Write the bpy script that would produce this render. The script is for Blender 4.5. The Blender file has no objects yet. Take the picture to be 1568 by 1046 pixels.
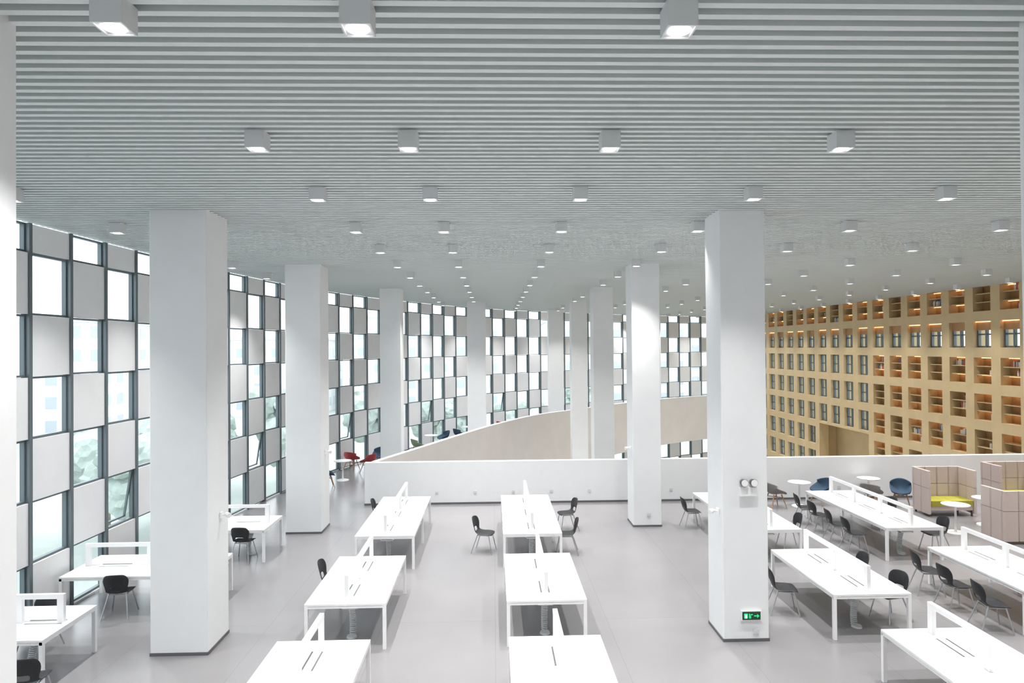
import bpy, math, random
from mathutils import Vector, Matrix
random.seed(7)
scene = bpy.context.scene
PI = math.pi

# ------------------------------------------------------------------ materials
def mat(name, col, rough=0.5, metal=0.0, var=0.0, vscale=8.0, emit=None, estr=0.0, bump=0.0, spec=0.5):
    m = bpy.data.materials.new(name); m.use_nodes = True
    nt = m.node_tree; b = nt.nodes['Principled BSDF']
    b.inputs['Base Color'].default_value = (*col, 1)
    b.inputs['Roughness'].default_value = rough
    b.inputs['Metallic'].default_value = metal
    b.inputs['Specular IOR Level'].default_value = spec
    if emit:
        b.inputs['Emission Color'].default_value = (*emit, 1)
        b.inputs['Emission Strength'].default_value = estr
    if var > 0 or bump > 0:
        tc = nt.nodes.new('ShaderNodeTexCoord')
        n = nt.nodes.new('ShaderNodeTexNoise'); n.inputs['Scale'].default_value = vscale
        n.inputs['Detail'].default_value = 4
        nt.links.new(tc.outputs['Object'], n.inputs['Vector'])
        if var > 0:
            r = nt.nodes.new('ShaderNodeValToRGB')
            r.color_ramp.elements[0].position = 0.3; r.color_ramp.elements[1].position = 0.7
            r.color_ramp.elements[0].color = (*[c*(1-var) for c in col], 1)
            r.color_ramp.elements[1].color = (*[min(1, c*(1+var)) for c in col], 1)
            nt.links.new(n.outputs['Fac'], r.inputs['Fac'])
            nt.links.new(r.outputs['Color'], b.inputs['Base Color'])
        if bump > 0:
            bp = nt.nodes.new('ShaderNodeBump'); bp.inputs['Strength'].default_value = bump
            bp.inputs['Distance'].default_value = 0.02
            nt.links.new(n.outputs['Fac'], bp.inputs['Height'])
            nt.links.new(bp.outputs['Normal'], b.inputs['Normal'])
    return m

M = {}
M['plaster'] = mat('white_plaster', (0.82,0.835,0.85), 0.6, var=0.012, vscale=3)
M['base'] = mat('dark_baseboard', (0.12,0.12,0.13), 0.5)
M['slat'] = mat('ceiling_slat_paint', (0.62,0.67,0.665), 0.5)
M['plenum'] = mat('plenum_grey', (0.07,0.085,0.085), 0.8)
M['mull'] = mat('mullion_grey', (0.12,0.15,0.165), 0.4, metal=0.2)
M['panel'] = mat('facade_panel', (0.80,0.81,0.825), 0.55, var=0.02, vscale=2)
M['desk'] = mat('desk_white', (0.88,0.88,0.89), 0.35)
M['slot'] = mat('slot_dark', (0.10,0.10,0.105), 0.5)
M['black'] = mat('black_plastic', (0.018,0.019,0.022), 0.45)
M['chrome'] = mat('brushed_steel', (0.55,0.56,0.58), 0.3, metal=0.9)
M['wood'] = mat('leg_wood', (0.45,0.25,0.13), 0.5, var=0.15, vscale=20)
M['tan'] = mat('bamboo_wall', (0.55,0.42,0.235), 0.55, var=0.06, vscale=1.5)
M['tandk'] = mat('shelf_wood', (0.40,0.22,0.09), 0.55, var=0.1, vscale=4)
M['warm'] = mat('shelf_led', (1,0.6,0.25), 0.5, emit=(1,0.52,0.2), estr=4)
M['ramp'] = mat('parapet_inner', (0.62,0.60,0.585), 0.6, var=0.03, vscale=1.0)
M['red'] = mat('red_fabric', (0.42,0.06,0.07), 0.8, var=0.08, vscale=60)
M['navy'] = mat('navy_fabric', (0.02,0.05,0.09), 0.8, var=0.08, vscale=60)
M['green'] = mat('green_fabric', (0.22,0.27,0.17), 0.8, var=0.08, vscale=60)
M['grey'] = mat('grey_fabric', (0.22,0.205,0.20), 0.8, var=0.08, vscale=60)
M['pink'] = mat('beige_fabric', (0.56,0.47,0.43), 0.9, var=0.04, vscale=60)
M['olive'] = mat('olive_cushion', (0.36,0.33,0.04), 0.9, var=0.06, vscale=60)
M['lamp'] = mat('lamp_lens', (1,1,1), 0.5, emit=(1,0.98,0.94), estr=8)
M['lampbox'] = mat('lamp_housing', (0.66,0.68,0.69), 0.4)
M['sign'] = mat('exit_green', (0.0,0.5,0.15), 0.5, emit=(0.0,0.8,0.25), estr=0.6)
M['signw'] = mat('exit_pictogram', (1,1,1), 0.5, emit=(1,1,1), estr=1.0)
M['signk'] = mat('exit_frame', (0.02,0.05,0.03), 0.4)
M['leaf'] = mat('foliage', (0.46,0.52,0.485), 0.8, var=0.15, vscale=1.2)
M['bark'] = mat('bark', (0.3,0.26,0.22), 0.9)
M['lawn'] = mat('lawn', (0.47,0.51,0.48), 0.9, var=0.15, vscale=0.1)
M['bldg'] = mat('building_pale', (0.76,0.77,0.78), 0.8)
M['bwin'] = mat('building_glass', (0.46,0.50,0.54), 0.3)
M['low'] = mat('lower_floor', (0.44,0.42,0.40), 0.5)
M['bk1'] = mat('book_cream', (0.7,0.62,0.5), 0.8)
M['bk2'] = mat('book_red', (0.4,0.12,0.08), 0.8)
M['bk3'] = mat('book_blue', (0.1,0.18,0.3), 0.8)
for k in('lamp','sign','signw'): M[k].cycles.emission_sampling='NONE'

def floor_mat():
    m = mat('floor_vinyl', (0.36,0.36,0.37), 0.24)
    nt = m.node_tree; b = nt.nodes['Principled BSDF']
    tc = nt.nodes.new('ShaderNodeTexCoord')
    n = nt.nodes.new('ShaderNodeTexNoise'); n.inputs['Scale'].default_value = 0.35; n.inputs['Detail'].default_value = 5
    r = nt.nodes.new('ShaderNodeValToRGB')
    r.color_ramp.elements[0].position=0.3; r.color_ramp.elements[0].color=(0.215,0.21,0.218,1)
    r.color_ramp.elements[1].position=0.7; r.color_ramp.elements[1].color=(0.255,0.248,0.255,1)
    br = nt.nodes.new('ShaderNodeTexBrick')
    br.inputs['Scale'].default_value = 1.0
    br.inputs['Brick Width'].default_value = 12; br.inputs['Row Height'].default_value = 2.0
    br.inputs['Mortar Size'].default_value = 0.006
    br.inputs['Color1'].default_value=(1,1,1,1); br.inputs['Color2'].default_value=(0.97,0.97,0.97,1); br.inputs['Mortar'].default_value=(0.85,0.85,0.85,1)
    mp = nt.nodes.new('ShaderNodeMapping'); mp.inputs['Rotation'].default_value=(0,0,PI/2)
    mx = nt.nodes.new('ShaderNodeMix'); mx.data_type='RGBA'; mx.blend_type='MULTIPLY'; mx.inputs[0].default_value=1
    L = nt.links.new
    L(tc.outputs['Object'], n.inputs['Vector']); L(n.outputs['Fac'], r.inputs['Fac'])
    L(tc.outputs['Object'], mp.inputs['Vector']); L(mp.outputs['Vector'], br.inputs['Vector'])
    L(r.outputs['Color'], mx.inputs[6]); L(br.outputs['Color'], mx.inputs[7])
    L(mx.outputs[2], b.inputs['Base Color'])
    return m
M['floor'] = floor_mat()
def glass_mat():
    m = bpy.data.materials.new('window_glass'); m.use_nodes=True
    nt=m.node_tree; nt.nodes.clear()
    o=nt.nodes.new('ShaderNodeOutputMaterial'); t=nt.nodes.new('ShaderNodeBsdfTransparent')
    t.inputs[0].default_value=(0.96,0.985,0.98,1)
    g=nt.nodes.new('ShaderNodeBsdfGlossy'); g.inputs['Roughness'].default_value=0.02
    x=nt.nodes.new('ShaderNodeMixShader'); x.inputs[0].default_value=0.05
    nt.links.new(t.outputs[0],x.inputs[1]); nt.links.new(g.outputs[0],x.inputs[2]); nt.links.new(x.outputs[0],o.inputs[0])
    return m
M['glass'] = glass_mat()

# ------------------------------------------------------------------ mesh builder
class MB:
    def __init__(s): s.v=[]; s.f=[]; s.mi=[]; s.mats=[]; s.sm=[]
    def m(s,k):
        if k not in s.mats: s.mats.append(k)
        return s.mats.index(k)
    def add(s, vs, fs, k, T=None, smooth=False):
        o=len(s.v); i=s.m(k)
        for v in vs:
            v=Vector(v); s.v.append(T@v if T else v)
        for f in fs: s.f.append([a+o for a in f]); s.mi.append(i); s.sm.append(smooth)
    def box(s,x0,x1,y0,y1,z0,z1,k,T=None):
        vs=[(x0,y0,z0),(x1,y0,z0),(x1,y1,z0),(x0,y1,z0),(x0,y0,z1),(x1,y0,z1),(x1,y1,z1),(x0,y1,z1)]
        s.add(vs,[(0,3,2,1),(4,5,6,7),(0,1,5,4),(1,2,6,5),(2,3,7,6),(3,0,4,7)],k,T)
    def bbox(s,x0,x1,y0,y1,z0,z1,b,k,T=None):
        p=[(x0+b,y0),(x1-b,y0),(x1,y0+b),(x1,y1-b),(x1-b,y1),(x0+b,y1),(x0,y1-b),(x0,y0+b)]
        s.prism(p,z0,z1,k,T)
    def prism(s,p,z0,z1,k,T=None):
        n=len(p); vs=[(x,y,z0) for x,y in p]+[(x,y,z1) for x,y in p]
        fs=[tuple(range(n-1,-1,-1)),tuple(range(n,2*n))]+[(i,(i+1)%n,(i+1)%n+n,i+n) for i in range(n)]
        s.add(vs,fs,k,T)
    def cyl(s,a,b,r0,r1,k,n=10,T=None):
        a=Vector(a); b=Vector(b); d=(b-a).normalized()
        u=d.orthogonal().normalized(); w=d.cross(u)
        vs=[]
        for p,r in((a,r0),(b,r1)):
            for i in range(n):
                t=2*PI*i/n; vs.append(p+u*math.cos(t)*r+w*math.sin(t)*r)
        s.add(vs,[(i,(i+1)%n,(i+1)%n+n,i+n) for i in range(n)],k,T,True)
        s.add(vs[:n],[tuple(range(n-1,-1,-1))],k,T); s.add(vs[n:],[tuple(range(n))],k,T)
    def tube(s,pts,r,k,n=6,T=None):
        vs=[];m=len(pts); pts=[Vector(p) for p in pts]
        for j,p in enumerate(pts):
            d=(pts[min(j+1,m-1)]-pts[max(j-1,0)]).normalized()
            u=d.cross(Vector((0.31,0.17,0.93))).normalized(); w=d.cross(u)
            for i in range(n):
                t=2*PI*i/n; vs.append(p+u*math.cos(t)*r+w*math.sin(t)*r)
        s.add(vs,[(j*n+i,j*n+(i+1)%n,(j+1)*n+(i+1)%n,(j+1)*n+i) for j in range(m-1) for i in range(n)],k,T,True)
    def mesh(s,name):
        me=bpy.data.meshes.new(name); me.from_pydata([tuple(v) for v in s.v],[],s.f)
        for k in s.mats: me.materials.append(M[k])
        me.polygons.foreach_set('material_index',s.mi); me.polygons.foreach_set('use_smooth',s.sm)
        me.update(); return me
    def obj(s,name,loc=(0,0,0),rot=0):
        return place(s.mesh(name),name,loc,rot)
def place(me,name,loc=(0,0,0),rot=0,parent=None):
    o=bpy.data.objects.new(name,me); o.location=loc; o.rotation_euler=(0,0,rot)
    scene.collection.objects.link(o)
    if parent: o.parent=parent
    return o

def shell_into(mb,rows,k,thick=0.012,na=8,levels=1,hole=None):
    vs=[];fs=[]
    for (y,z,w,lz,ly) in rows:
        for i in range(na+1):
            t=-1+2*i/na; c=abs(t)**2.2
            vs.append((w*t,y+ly*c,z+lz*c))
    for r in range(len(rows)-1):
        for i in range(na):
            if hole and r in hole and 2<=i<na-2: continue
            a=r*(na+1)+i; fs.append((a,a+1,a+na+2,a+na+1))
    me=bpy.data.meshes.new('tmp'); me.from_pydata(vs,[],fs)
    o=bpy.data.objects.new('tmp',me); scene.collection.objects.link(o)
    sd=o.modifiers.new('s','SOLIDIFY'); sd.thickness=thick; sd.offset=0
    sb=o.modifiers.new('b','SUBSURF'); sb.levels=levels; sb.render_levels=levels
    dg=bpy.context.evaluated_depsgraph_get(); e=o.evaluated_get(dg); m2=e.to_mesh()
    V=[v.co.copy() for v in m2.vertices]; F=[tuple(p.vertices) for p in m2.polygons]
    e.to_mesh_clear(); bpy.data.objects.remove(o); bpy.data.meshes.remove(me)
    mb.add(V,F,k,None,True)

# ------------------------------------------------------------------ plan curves
HC=7.165; XR=19.3; PY=21.0
def catmull(P,n=24):
    out=[]
    P=[Vector(p) for p in P]; Q=[2*P[0]-P[1]]+P+[2*P[-1]-P[-2]]
    for i in range(1,len(Q)-2):
        for j in range(n):
            t=j/n; a,b,c,d=Q[i-1],Q[i],Q[i+1],Q[i+2]
            out.append(0.5*((2*b)+(c-a)*t+(2*a-5*b+4*c-d)*t*t+(3*b-a-3*c+d)*t**3))
    out.append(P[-1]); return out
def resample(C,step):
    out=[C[0]]; acc=0
    for i in range(1,len(C)):
        a=C[i-1]; seg=(C[i]-a).length; pos=0
        while acc+seg-pos>=step:
            pos+=step-acc; acc=0; out.append(a+(C[i]-a)*(pos/seg))
        acc+=seg-pos
    return out
FP=[(-8.4,-2.35),(-8.3,2.05),(-8.25,6.5),(-8.2,11.5),(-8.05,16),(-7.7,20),(-7.1,24),(-6.25,27.3),(-5.1,30.3),(-3.7,33.1),(-2.0,36.2),(0.4,39.3),(3.7,42.6),(8.5,46.2),(14.0,49.4),(19.6,52.2)]
FC=catmull(FP); FR=resample(FC,1.1)
def fx(y):
    if y<=FC[0].y: return FC[0].x
    for i in range(1,len(FC)):
        if FC[i].y>=y:
            a,b=FC[i-1],FC[i]; return a.x+(b.x-a.x)*(y-a.y)/max(1e-6,b.y-a.y)
    return XR
PP=[(-3.75,21.1),(-2.5,24.4),(-1.35,27.5),(0.15,31.2),(2.3,35.3),(4.9,38.3),(7.9,41.7),(11.4,45.0),(15.2,47.6),(19.3,49.6)]
PC=catmull(PP,8)

# ------------------------------------------------------------------ floor
b=MB()
poly=[(p.x,p.y) for p in FC[::6]]+[(XR,52.1)]
poly+=[(p.x-0.12,p.y+0.12) for p in reversed(PC)]
poly+=[(-3.75,PY+0.1),(XR,PY+0.1),(XR,-2.3)]
b.prism(list(reversed(poly)),-0.3,0,'floor'); b.obj('floor')
b=MB(); b.box(-9,XR+1,20,56,-5.8,-5.6,'low'); b.obj('floor_lower')

# ------------------------------------------------------------------ ceiling
b=MB()
y=-2.2
while y<51.8:
    x0=fx(y)+0.02
    b.box(x0,XR+0.3,y,y+0.066,HC,HC+0.11,'slat'); y+=0.152
poly=[(p.x,p.y) for p in FC[::6]]+[(XR+.6,52.4),(XR+.6,-2.3)]
b.prism(list(reversed(poly)),HC+0.2,HC+0.34,'plenum')
b.obj('ceiling')
b=MB(); b.box(-8.4,XR+.5,-2.5,-2.3,-.3,HC+.3,'plaster'); b.obj('back_light_block')  # unseen wall added behind the camera to keep out flat sky light

# ------------------------------------------------------------------ facade
wl=MB()
def seg_T(a,c):
    d=(c-a); ang=math.atan2(d.y,d.x)
    return Matrix.Translation((a.x,a.y,0))@Matrix.Rotation(ang,4,'Z'), d.length
wn=1
for i in range(len(FR)-1):
    a,c=FR[i],FR[i+1]; T,L=seg_T(a,c)
    wl.box(-0.04,0.04,-0.07,0.08,-5.45,HC,'mull',T)
    wb=MB()
    for k in range(-5,7):
        z0=.05+1.1*k; z1=min(z0+1.1,HC)
        if (i+k)%2==0:
            f=0.035
            x0,x1=0.04,L-0.04
            wb.box(x0,x0+f,0,0.08,z0,z1,'mull',T); wb.box(x1-f,x1,0,0.08,z0,z1,'mull',T)
            wb.box(x0+f,x1-f,0,0.08,z0,z0+f,'mull',T); wb.box(x0+f,x1-f,0,0.08,z1-f,z1,'mull',T)
            if k==1 and i%6==3:
                TT=T@Matrix.Translation((0,0.0,z1-f))@Matrix.Rotation(math.radians(9),4,'X')
                h=z1-z0-2*f
                wb.box(x0+f,x0+2*f,0.0,.04,-h,0,'mull',TT); wb.box(x1-2*f,x1-f,0.0,.04,-h,0,'mull',TT)
                wb.box(x0+f,x1-f,0.0,.04,-h,-h+f,'mull',TT); wb.box(x0+f,x1-f,.018,.024,-h,0,'glass',TT)
            else:
                wb.add([(x0+f,0.05,z0+f),(x1-f,0.05,z0+f),(x1-f,0.05,z1-f),(x0+f,0.05,z1-f)],[(0,1,2,3)],'glass',T)
        else:
            wl.box(0.04,L-0.04,-0.045,0.08,z0+0.01,z1-0.01,'panel',T)
    wb.obj('window_%d'%wn); wn+=1
wl.obj('wall_left')

# ------------------------------------------------------------------ parapets
b=MB()
b.box(-4.05,XR,PY,PY+0.2,0,1.33,'plaster')
b.box(-4.06,XR,PY-0.012,PY,0,0.06,'base')
b.obj('wall_parapet')
b=MB()
off=[]
for i,p in enumerate(PC):
    d=(PC[min(i+1,len(PC)-1)]-PC[max(i-1,0)]).normalized(); n=Vector((-d.y,d.x)); off.append(p+n*0.18)
N=len(PC); vs=[]
for z in(-1.8,1.33):
    vs+=[(p.x,p.y,z) for p in PC]; vs+=[(p.x,p.y,z) for p in off]
fs=[];fo=[];ft=[]
for i in range(N-1):
    fs.append((i,i+1,2*N+i+1,2*N+i)); fo.append((N+i+1,N+i,3*N+i,3*N+i+1)); ft.append((2*N+i,2*N+i+1,3*N+i+1,3*N+i)); ft.append((i+1,i,N+i,N+i+1))
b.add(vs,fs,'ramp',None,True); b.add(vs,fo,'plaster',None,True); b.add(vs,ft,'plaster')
b.add(vs,[(0,2*N,3*N,N)],'plaster'); b.obj('wall_atrium_curved')

# ------------------------------------------------------------------ columns
def column(x0,x1,y0,y1,z0=0):
    b=MB(); b.bbox(x0,x1,y0,y1,z0,HC+0.06,0.012,'plaster')
    b.bbox(x0-.012,x1+.012,y0-.012,y1+.012,z0,z0+.05,0.012,'base')
    return b.obj('column')
column(-4.2,-3.3,3.9,4.72)
column(3.78,4.6,3.9,4.66)
column(-5.53,-4.62,10.88,11.74)
column(-5.53,-4.60,17.88,18.78)
column(-4.26,-3.48,25.2,26.0)
column(-1.26,-0.36,32.3,33.2)
column(3.78,4.54,10.97,11.73)
column(3.78,4.55,18.05,18.82)
column(3.78,4.55,25.05,25.85,-5.6)
column(3.78,4.55,32.05,32.85,-5.6)
column(3.30,4.2,39.6,40.4)
column(11.1,11.8,46.6,47.3)

# ------------------------------------------------------------------ column fittings
b=MB()
b.box(4.06,4.40,10.93,10.968,.36,.52,'desk'); b.box(4.08,4.38,10.922,10.93,.375,.505,'signk')
b.box(4.09,4.37,10.918,10.922,.39,.49,'signk')
b.box(4.105,4.165,10.914,10.918,.40,.48,'sign'); b.box(4.12,4.15,10.912,10.914,.405,.465,'signw')
b.box(4.185,4.20,10.914,10.918,.40,.48,'sign'); b.box(4.21,4.25,10.914,10.918,.455,.47,'sign'); b.box(4.205,4.22,10.914,10.918,.40,.45,'sign')
b.box(4.27,4.33,10.914,10.918,.432,.448,'sign')
b.add([(4.32,10.914,.405),(4.36,10.914,.44),(4.32,10.914,.475)],[(0,1,2)],'sign')
b.obj('exit_sign')
b=MB()
b.box(4.06,4.34,10.90,10.968,2.42,2.56,'desk')
for dx in(.06,.22):
    b.cyl((4.06+dx,10.93,2.56),(4.06+dx,10.93,2.60),.015,.015,'desk')
    b.cyl((4.06+dx,10.86,2.64),(4.06+dx,10.96,2.64),.062,.05,'base',16)
    b.cyl((4.06+dx,10.852,2.64),(4.06+dx,10.86,2.64),.056,.056,'desk',16)
b.obj('emergency_light')
for (x,yy,z,dx) in((3.776,11.15,2.12,-1),(-4.616,11.4,2.12,1),(-5.53+.934,18.3,2.1,1),(3.776,18.3,2.1,-1)):
    b=MB(); b.box(min(0,dx*.03),max(0,dx*.03),-.05,.05,-.05,.05,'desk')
    b.cyl((dx*.03,0,0),(dx*.13,0,.02),.018,.018,'desk'); b.cyl((dx*.10,-.02,.02),(dx*.17,-.06,.0),.035,.045,'desk',12)
    b.obj('camera_sensor',(x,yy,z))
for (x,yy) in((4.2,10.97),(4.2,18.05),(-1.8,PY),(-.6,PY),(.6,PY),(1.8,PY),(3.0,PY),(5.6,PY),(7.2,PY),(9,PY),(11,PY)):
    b=MB(); b.box(-.05,.05,-.012,0,.0,.09,'lampbox'); b.box(-.03,.03,-.015,-.012,.02,.07,'lampbox'); b.obj('wall_socket',(x,yy-.001,.32 if yy>20 else .28) if not(x==4.2 and yy<11) else (x+.12,yy-.001,.12))

# ------------------------------------------------------------------ downlights
b=MB(); w=.1
b.box(-w,w,-w,-w+.012,0,.18,'lampbox'); b.box(-w,w,w-.012,w,0,.18,'lampbox')
b.box(-w,-w+.012,-w+.012,w-.012,0,.18,'lampbox'); b.box(w-.012,w,-w+.012,w-.012,0,.18,'lampbox')
b.box(-w+.012,w-.012,-w+.012,w-.012,.012,.18,'lampbox')
b.cyl((0,0,.004),(0,0,.012),.070,.070,'lamp',24)
lme=b.mesh('ceiling_downlight')
sp=bpy.data.lights.new('spot','SPOT'); sp.energy=640; sp.spot_size=math.radians(94); sp.spot_blend=1.0; sp.shadow_soft_size=.06; sp.color=(1,.985,.965)
LX=[-6.65,-2.44,-.87,1.25,3.735,6.54,9.37,12.2,15.0,17.8]
LY=[-.8,1.8,4.37,7.0,9.4,12.0,14.6]+[17.2+2.6*i for i in range(13)]
COLS=[(o.bound_box,o) for o in scene.objects if o.name.startswith('column')]
def hits(x,y):
    for bb,o in COLS:
        xs=[v[0] for v in bb]; ys=[v[1] for v in bb]
        if min(xs)-.12<x<max(xs)+.12 and min(ys)-.12<y<max(ys)+.12: return True
    return False
for yy in LY:
    for x in LX:
        if x<fx(yy)+.8 or hits(x,yy): continue
        if x>XR-.5: continue
        o=place(lme,'ceiling_downlight',(x,yy,HC-.18))
        s=bpy.data.objects.new('spot',sp); scene.collection.objects.link(s); s.parent=o; s.location=(0,0,-.01)

# ------------------------------------------------------------------ desks
def desk_mesh(L,W=1.32,H=.75,name='desk'):
    b=MB(); t=.03; lg=.055
    b.box(-W/2,-.05,0,L,H-t,H,'desk'); b.box(.05,W/2,0,L,H-t,H,'desk')
    b.box(-.05,.05,0,.12,H-t,H,'desk'); b.box(-.05,.05,L-.12,L,H-t,H,'desk')
    b.box(-.05,.05,.12,L-.12,H-t-.02,H-.012,'desk')
    nseg=2 if L<3 else 3
    s=L/nseg
    for i in range(nseg):
        c=s*(i+.5)
        b.box(-.08,-.055,c-.28,c+.28,H,H+.002,'slot'); b.box(.055,.08,c-.28,c+.28,H,H+.002,'slot')
        b.box(.085,.17,c-.30,c+.30,H,H+.004,'desk'); b.box(-.17,-.085,c-.30,c+.30,H,H+.004,'desk')
    for y in(.0,L-lg):
        b.box(-W/2,W/2,y+.005,y+lg-.005,H-t-.045,H-t,'desk')
        for x in(-W/2,W/2-lg): b.box(x,x+lg,y,y+lg,0,H-t,'desk')
    for x in(-W/2+.01,W/2-lg+.01): b.box(x,x+.04,lg,L-lg,H-t-.045,H-t,'desk')
    if nseg==3:
        for x in(-W/2,W/2-lg): b.box(x,x+lg,L/2-lg/2,L/2+lg/2,0,H-t,'desk')
    b.box(-.15,.15,.3,L-.3,H-.2,H-.18,'desk'); b.box(-.15,-.13,.3,L-.3,H-.2,H-.09,'desk'); b.box(.13,.15,.3,L-.3,H-.2,H-.09,'desk')
    fh=.43; e=.10
    b.box(-.032,.032,e,L-e,H+fh-.07,H+fh,'desk')
    n=nseg+1
    for i in range(n):
        y=e+(L-2*e-.10)*i/(n-1); b.box(-.03,.03,y,y+.10,H-.01,H+fh-.07,'desk')
    pts=[(.0+.045*math.cos(a*.8),.5+.045*math.sin(a*.8)+.1*math.sin(a/60),(H-.2)*(1-a/130)+.01) for a in range(131)]
    b.tube(pts,.014,'lampbox'); b.cyl((0,.5,0),(0,.5,.03),.09,.08,'lampbox',16)
    return b.mesh(name)
D3=desk_mesh(2.5); D4=desk_mesh(3.9); D2=desk_mesh(1.55); D5=desk_mesh(2.65)
for xc in(-2.44,.85,6.28,9.53):
    place(D3,'bench_desk',(xc,7.1,0)); place(D3,'bench_desk',(xc,10.95,0)); place(D4,'bench_desk',(xc,14.88,0))
place(D2,'bench_desk',(-6.5,10.45,0),PI/2)
place(D5,'bench_desk',(-5.35,13.15,0),PI/2)
place(D3,'bench_desk',(-5.3,16.2,0),PI/2)

# ------------------------------------------------------------------ task chairs (front = +Y)
b=MB()
rows=[(.235,.425,.19,.0,-.02),(.21,.447,.215,.008,-.01),(.10,.445,.225,.02,0),(-.04,.435,.225,.025,0),(-.15,.445,.205,.03,.02),
      (-.205,.50,.18,.01,.03),(-.235,.58,.20,0,.06),(-.26,.68,.225,-.01,.075),(-.28,.77,.215,-.015,.07),(-.29,.835,.16,-.02,.05)]
shell_into(b,rows,'black',.016,hole=(5,))
for sx in(-1,1):
    b.cyl((sx*.15,.15,.44),(sx*.23,.24,0),.012,.011,'chrome',8); b.cyl((sx*.15,-.12,.44),(sx*.23,-.27,0),.012,.011,'chrome',8)
    b.cyl((sx*.155,.15,.42),(sx*.155,-.12,.42),.012,.012,'chrome',8)
b.cyl((-.15,.15,.42),(.15,.15,.42),.011,.011,'chrome',8); b.cyl((-.15,-.12,.42),(.15,-.12,.42),.011,.011,'chrome',8)
CH=b.mesh('task_chair')
def chair(x,y,deg): place(CH,'task_chair',(x,y,0),math.radians(deg))
R_=-90; L_=90
chair(-.25,16.1,R_-15); chair(1.95,17.9,L_+12); chair(1.72,15.9,L_-5)
chair(-3.12,13.0,R_); chair(-3.06,18.2,R_)
chair(5.30,12.15,R_-12); chair(7.05,11.75,L_+14); chair(7.0,12.9,L_); chair(5.32,17.9,R_); chair(7.15,16.0,L_)
for yy in(15.6,16.4,17.3,18.1): chair(8.52,yy,R_+random.uniform(-10,10))
for yy in(15.5,17.5): chair(10.4,yy,L_+random.uniform(-10,10))
for yy in(11.25,12.15,12.95): chair(8.52,yy,R_+random.uniform(-12,12))
chair(10.5,12.6,L_)
chair(-6.95,12.6,8); chair(-5.85,15.75,-4); chair(-7.45,11.15,180); chair(-6.35,9.3,12)

# ------------------------------------------------------------------ lounge chairs
def lounge(k):
    b=MB()
    rows=[(.28,.40,.24,.02,-.03),(.25,.425,.27,.06,-.02),(.12,.42,.29,.12,0),(-.05,.41,.30,.19,0),(-.18,.43,.29,.22,.05),
          (-.25,.52,.29,.16,.16),(-.29,.63,.29,.06,.22),(-.31,.74,.27,-.02,.2),(-.32,.79,.20,-.04,.12)]
    shell_into(b,rows,k,.035)
    for sx in(-1,1):
        b.cyl((sx*.14,.13,.41),(sx*.24,.25,0),.02,.012,'wood',8); b.cyl((sx*.14,-.12,.41),(sx*.24,-.26,0),.02,.012,'wood',8)
    b.cyl((-.17,.17,.32),(.17,-.17,.32),.012,.012,'wood',8); b.cyl((.17,.17,.32),(-.17,-.17,.32),.012,.012,'wood',8)
    return b.mesh('lounge_chair')
LC={k:lounge(k) for k in('red','navy','green','grey')}
def lc(k,x,y,d): place(LC[k],'lounge_chair',(x,y,0),math.radians(d))
def rtab():
    b=MB(); b.cyl((0,0,.71),(0,0,.735),.32,.33,'desk',32); b.cyl((0,0,.02),(0,0,.71),.03,.025,'desk',12); b.cyl((0,0,0),(0,0,.02),.23,.22,'desk',24)
    return b.mesh('round_side_table')
RT=rtab()
def rt(x,y): place(RT,'round_side_table',(x,y,0))
lc('navy',-5.95,23.9,-70); lc('red',-4.95,26.5,60); lc('navy',-4.75,27.9,170); lc('red',-5.75,27.1,-20)
rt(-5.65,25.1)
lc('green',-3.5,30.7,-60); lc('navy',-2.5,33.3,120); rt(-3.0,32.1); lc('navy',-1.8,34.4,-50)
lc('navy',-.9,36.2,150); rt(-1.3,35.4); lc('red',.45,37.6,-50); lc('navy',1.7,39.3,130); rt(1.05,38.5)
lc('red',2.4,40.1,-40); lc('red',4.5,41.8,130)
lc('grey',8.5,20.0,-80); rt(9.3,20.1); lc('navy',10.1,20.3,110)
lc('grey',11.3,19.7,-50); rt(11.7,20.55); lc('navy',12.35,19.95,150)
lc('grey',7.2,20.1,100)

# ------------------------------------------------------------------ booths
def booth():
    b=MB(); h=1.3; t=.09
    def cush(x0,x1,y0,y1,z0,z1,k): b.bbox(x0,x1,y0,y1,z0,z1,.025,k)
    n=4
    for i in range(n): cush(-.75+i*.375+.004,-.75+(i+1)*.375-.004,-.4,-.4+t,.08,h*.62,'pink'); cush(-.75+i*.375+.004,-.75+(i+1)*.375-.004,-.4,-.4+t,h*.62+.01,h,'pink')
    for x0 in(-.75,.75-t):
        for j in range(2):
            cush(x0,x0+t,-.4+t+j*.36+.004,-.4+t+(j+1)*.36-.004,.08,h*.62,'pink'); cush(x0,x0+t,-.4+t+j*.36+.004,-.4+t+(j+1)*.36-.004,h*.62+.01,h,'pink')
    cush(-.75+t,.75-t,-.4+t,.36,.18,.30,'pink'); cush(-.75+t+.005,-.005,-.4+t+.01,.38,.30,.45,'olive'); cush(.005,.75-t-.005,-.4+t+.01,.38,.30,.45,'olive')
    for x in(-.68,.64):
        for y in(-.36,.26): b.box(x,x+.04,y,y+.04,0,.18,'base')
    return b.mesh('high_back_booth_sofa')
BO=booth()
o=place(BO,'high_back_booth_sofa',(13.0,18.95,0),math.radians(178)); o.scale=(.92,1,1)
place(BO,'high_back_booth_sofa',(13.15,16.3,0),math.radians(0))
rt(13.3,17.7); rt(12.0,17.05)
place(BO,'high_back_booth_sofa',(15.6,19.6,0),math.radians(180))
rt(14.6,18.1)
place(D4,'bench_desk',(14.0,11.5,0))

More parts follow.
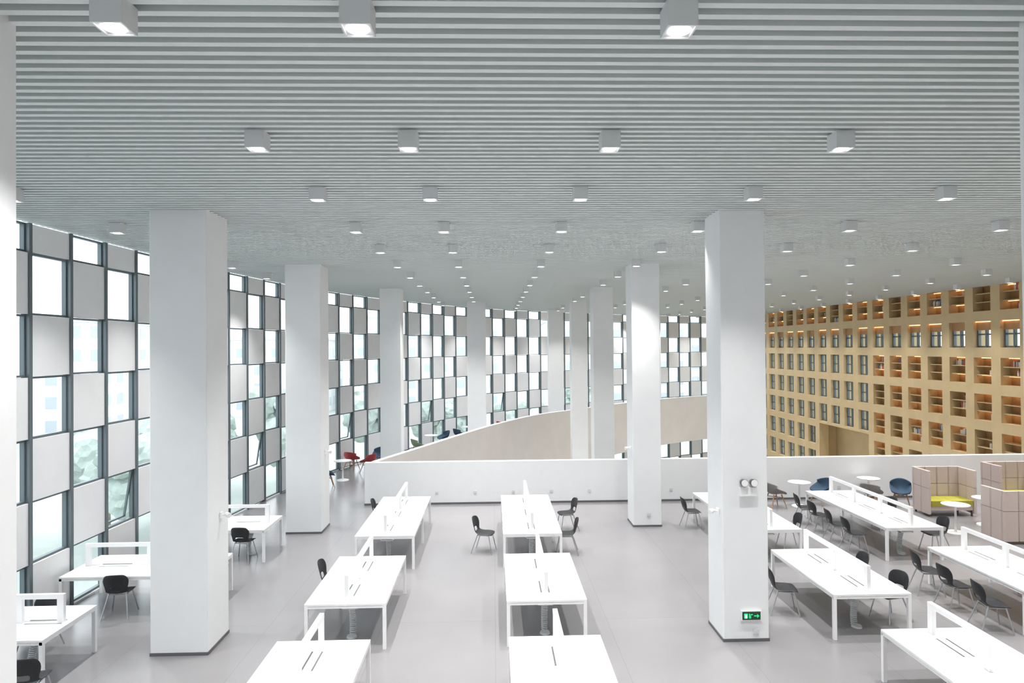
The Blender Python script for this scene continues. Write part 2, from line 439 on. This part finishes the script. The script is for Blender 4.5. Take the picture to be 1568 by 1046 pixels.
# ------------------------------------------------------------------ shelf wall
b=MB(); bk=MB()
Y0=13.7; P=1.42; ncol=27; zc=[6.72-1.44*i for i in range(9)]
ow=.94; oh=1.04; dpt=.55
zb=-5.6
for i in range(ncol+1):
    yc=Y0+i*P
    b.box(XR,XR+dpt,yc-(P-ow)/2,yc+(P-ow)/2,(.3 if i in(15,16,17) else zb),HC+.05,'tan')
b.box(XR,XR+dpt,-2.3,Y0-(P-ow)/2,-.3,HC+.05,'tan')
b.box(XR+1.2,XR+1.3,33.8,39.6,zb,.6,'tan'); b.box(XR+dpt,XR+1.2,33.8,34.0,zb,.6,'tan'); b.box(XR+dpt,XR+1.2,39.4,39.6,zb,.6,'tan'); b.box(XR+dpt,XR+1.2,34,39.4,.4,.6,'tan')
for i in range(ncol):
    ya=Y0+i*P+(P-ow)/2; yb=ya+ow; yc=(ya+yb)/2
    prev=HC+.05
    for r,z in enumerate(zc):
        if i in(14,15,16,17) and r>=5: break
        top=min(z+oh/2,HC); bot=z-oh/2
        if prev-top>.01: b.box(XR,XR+dpt,ya,yb,top,prev,'tan')
        prev=bot
        glassy=(yc>34 and 2<=r<=7) or r==1
        if glassy:
            b.box(XR+.24,XR+.25,ya,yb,bot,top,'glass')
            for q in(ya,yc-.035,yb-.07): b.box(XR+.16,XR+.27,q,q+.07,bot,top,'mull')
            for q in(bot,z-.03,top-.06): b.box(XR+.18,XR+.27,ya,yb,q,q+.06,'mull')
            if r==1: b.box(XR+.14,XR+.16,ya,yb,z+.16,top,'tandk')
            if r==1 and i%3: b.box(XR+.1,XR+.14,ya,yb,top-.03,top-.01,'warm')
        else:
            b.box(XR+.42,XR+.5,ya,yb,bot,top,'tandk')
            for s in(-.17,.17): b.box(XR+.10,XR+.42,ya,yb,z+s-.015,z+s+.015,'tan')
            if (i*7+r*3)%4: 
                b.box(XR+.30,XR+.33,ya+.04,yb-.04,top-.03,top-.01,'warm')
                b.box(XR+.30,XR+.33,ya+.04,yb-.04,z-.17-.035,z-.17-.017,'warm')
            for zz in(bot,z-.155,z+.185):
                y=ya+.05
                while y<yb-.12 and random.random()<.8:
                    w_=random.uniform(.03,.07); hh=random.uniform(.17,.27)
                    bk.box(XR+.2,XR+.38,y,y+w_,zz,zz+hh,random.choice(['bk1','bk1','bk2','bk3'])); y+=w_+.004
    if i in(14,15,16,17): b.box(XR,XR+dpt,ya,yb,.3,prev,'tan')
    else: b.box(XR,XR+dpt,ya,yb,zb,prev,'tan')
b.obj('wall_right'); bk.obj('shelf_books')

# ------------------------------------------------------------------ exterior
b=MB(); b.box(-160,160,-40,260,-6.6,-6.4,'lawn'); b.obj('ground_outside')
def tree(seed):
    rnd=random.Random(seed); b=MB()
    b.cyl((0,0,0),(0,0,4.5),.22,.12,'bark',8)
    import bmesh
    bm=bmesh.new(); bmesh.ops.create_icosphere(bm,subdivisions=3,radius=1); V=[v.co.copy() for v in bm.verts]; F=[tuple(v.index for v in f.verts) for f in bm.faces]; bm.free()
    for j in range(14):
        c=Vector((rnd.uniform(-1.7,1.7),rnd.uniform(-1.7,1.7),rnd.uniform(3.4,7.6))); r=rnd.uniform(.7,1.5)
        b.add([c+v*r*(1+rnd.uniform(-.16,.16)) for v in V],F,'leaf')
    return b.mesh('tree')
TR=[tree(i) for i in range(3)]
rnd=random.Random(3)
for i in range(26):
    t=i/25; p=FC[int(t*(len(FC)-1))]; q=FC[min(int(t*(len(FC)-1))+3,len(FC)-1)]
    d=(q-p); d=d.normalized() if d.length>0 else Vector((1,.5)).normalized(); n=Vector((-d.y,d.x))
    dd=rnd.uniform(12,26); o=place(TR[i%3],'tree',(p.x+n.x*dd,p.y+n.y*dd,-6.4),rnd.uniform(0,6)); s=rnd.uniform(.75,1.0); o.scale=(s,s,s)
def bld(w,d,h):
    b=MB(); b.box(-w/2,w/2,-d/2,d/2,0,h,'bldg')
    for z in range(int(h//3)):
        for i in range(int(w//3)): b.box(-w/2+i*3+.8,-w/2+i*3+2.2,-d/2-.05,-d/2,z*3+1,z*3+2.5,'bwin')
        for i in range(int(d//3)): b.box(w/2,w/2+.05,-d/2+i*3+.8,-d/2+i*3+2.2,z*3+1,z*3+2.5,'bwin')
    b.box(-w/2-.4,w/2+.4,-d/2-.4,d/2+.4,h,h+.5,'bldg')
    return b.mesh('apartment_building')
for (x,y,w_,d_,h_) in((-70,60,24,18,13),(-62,95,21,18,15),(-45,125,30,18,13),(-12,130,27,15,17),(25,135,30,18,16),(55,120,24,18,18),(-85,35,18,24,12)):
    place(bld(w_,d_,h_),'apartment_building',(x,y,-6.4))

# ------------------------------------------------------------------ world
w=bpy.data.worlds.new('sky'); scene.world=w; w.use_nodes=True
bg=w.node_tree.nodes['Background']; bg.inputs[0].default_value=(0.88,0.95,1.0,1); bg.inputs[1].default_value=2.7

# ------------------------------------------------------------------ camera
cam=bpy.data.cameras.new('camera'); co=bpy.data.objects.new('camera',cam); scene.collection.objects.link(co)
cam.sensor_width=36; cam.lens=1020/1568*36; cam.clip_end=500
R=Matrix.Rotation(-.0284,4,'Z')@Matrix.Rotation(PI/2+.0093,4,'X')@Matrix.Rotation(-.008,4,'Z')
co.matrix_world=Matrix.Translation((0,0,4.9))@R
scene.camera=co
scene.view_settings.view_transform='Standard'
scene.view_settings.look='None'
scene.view_settings.exposure=0.17
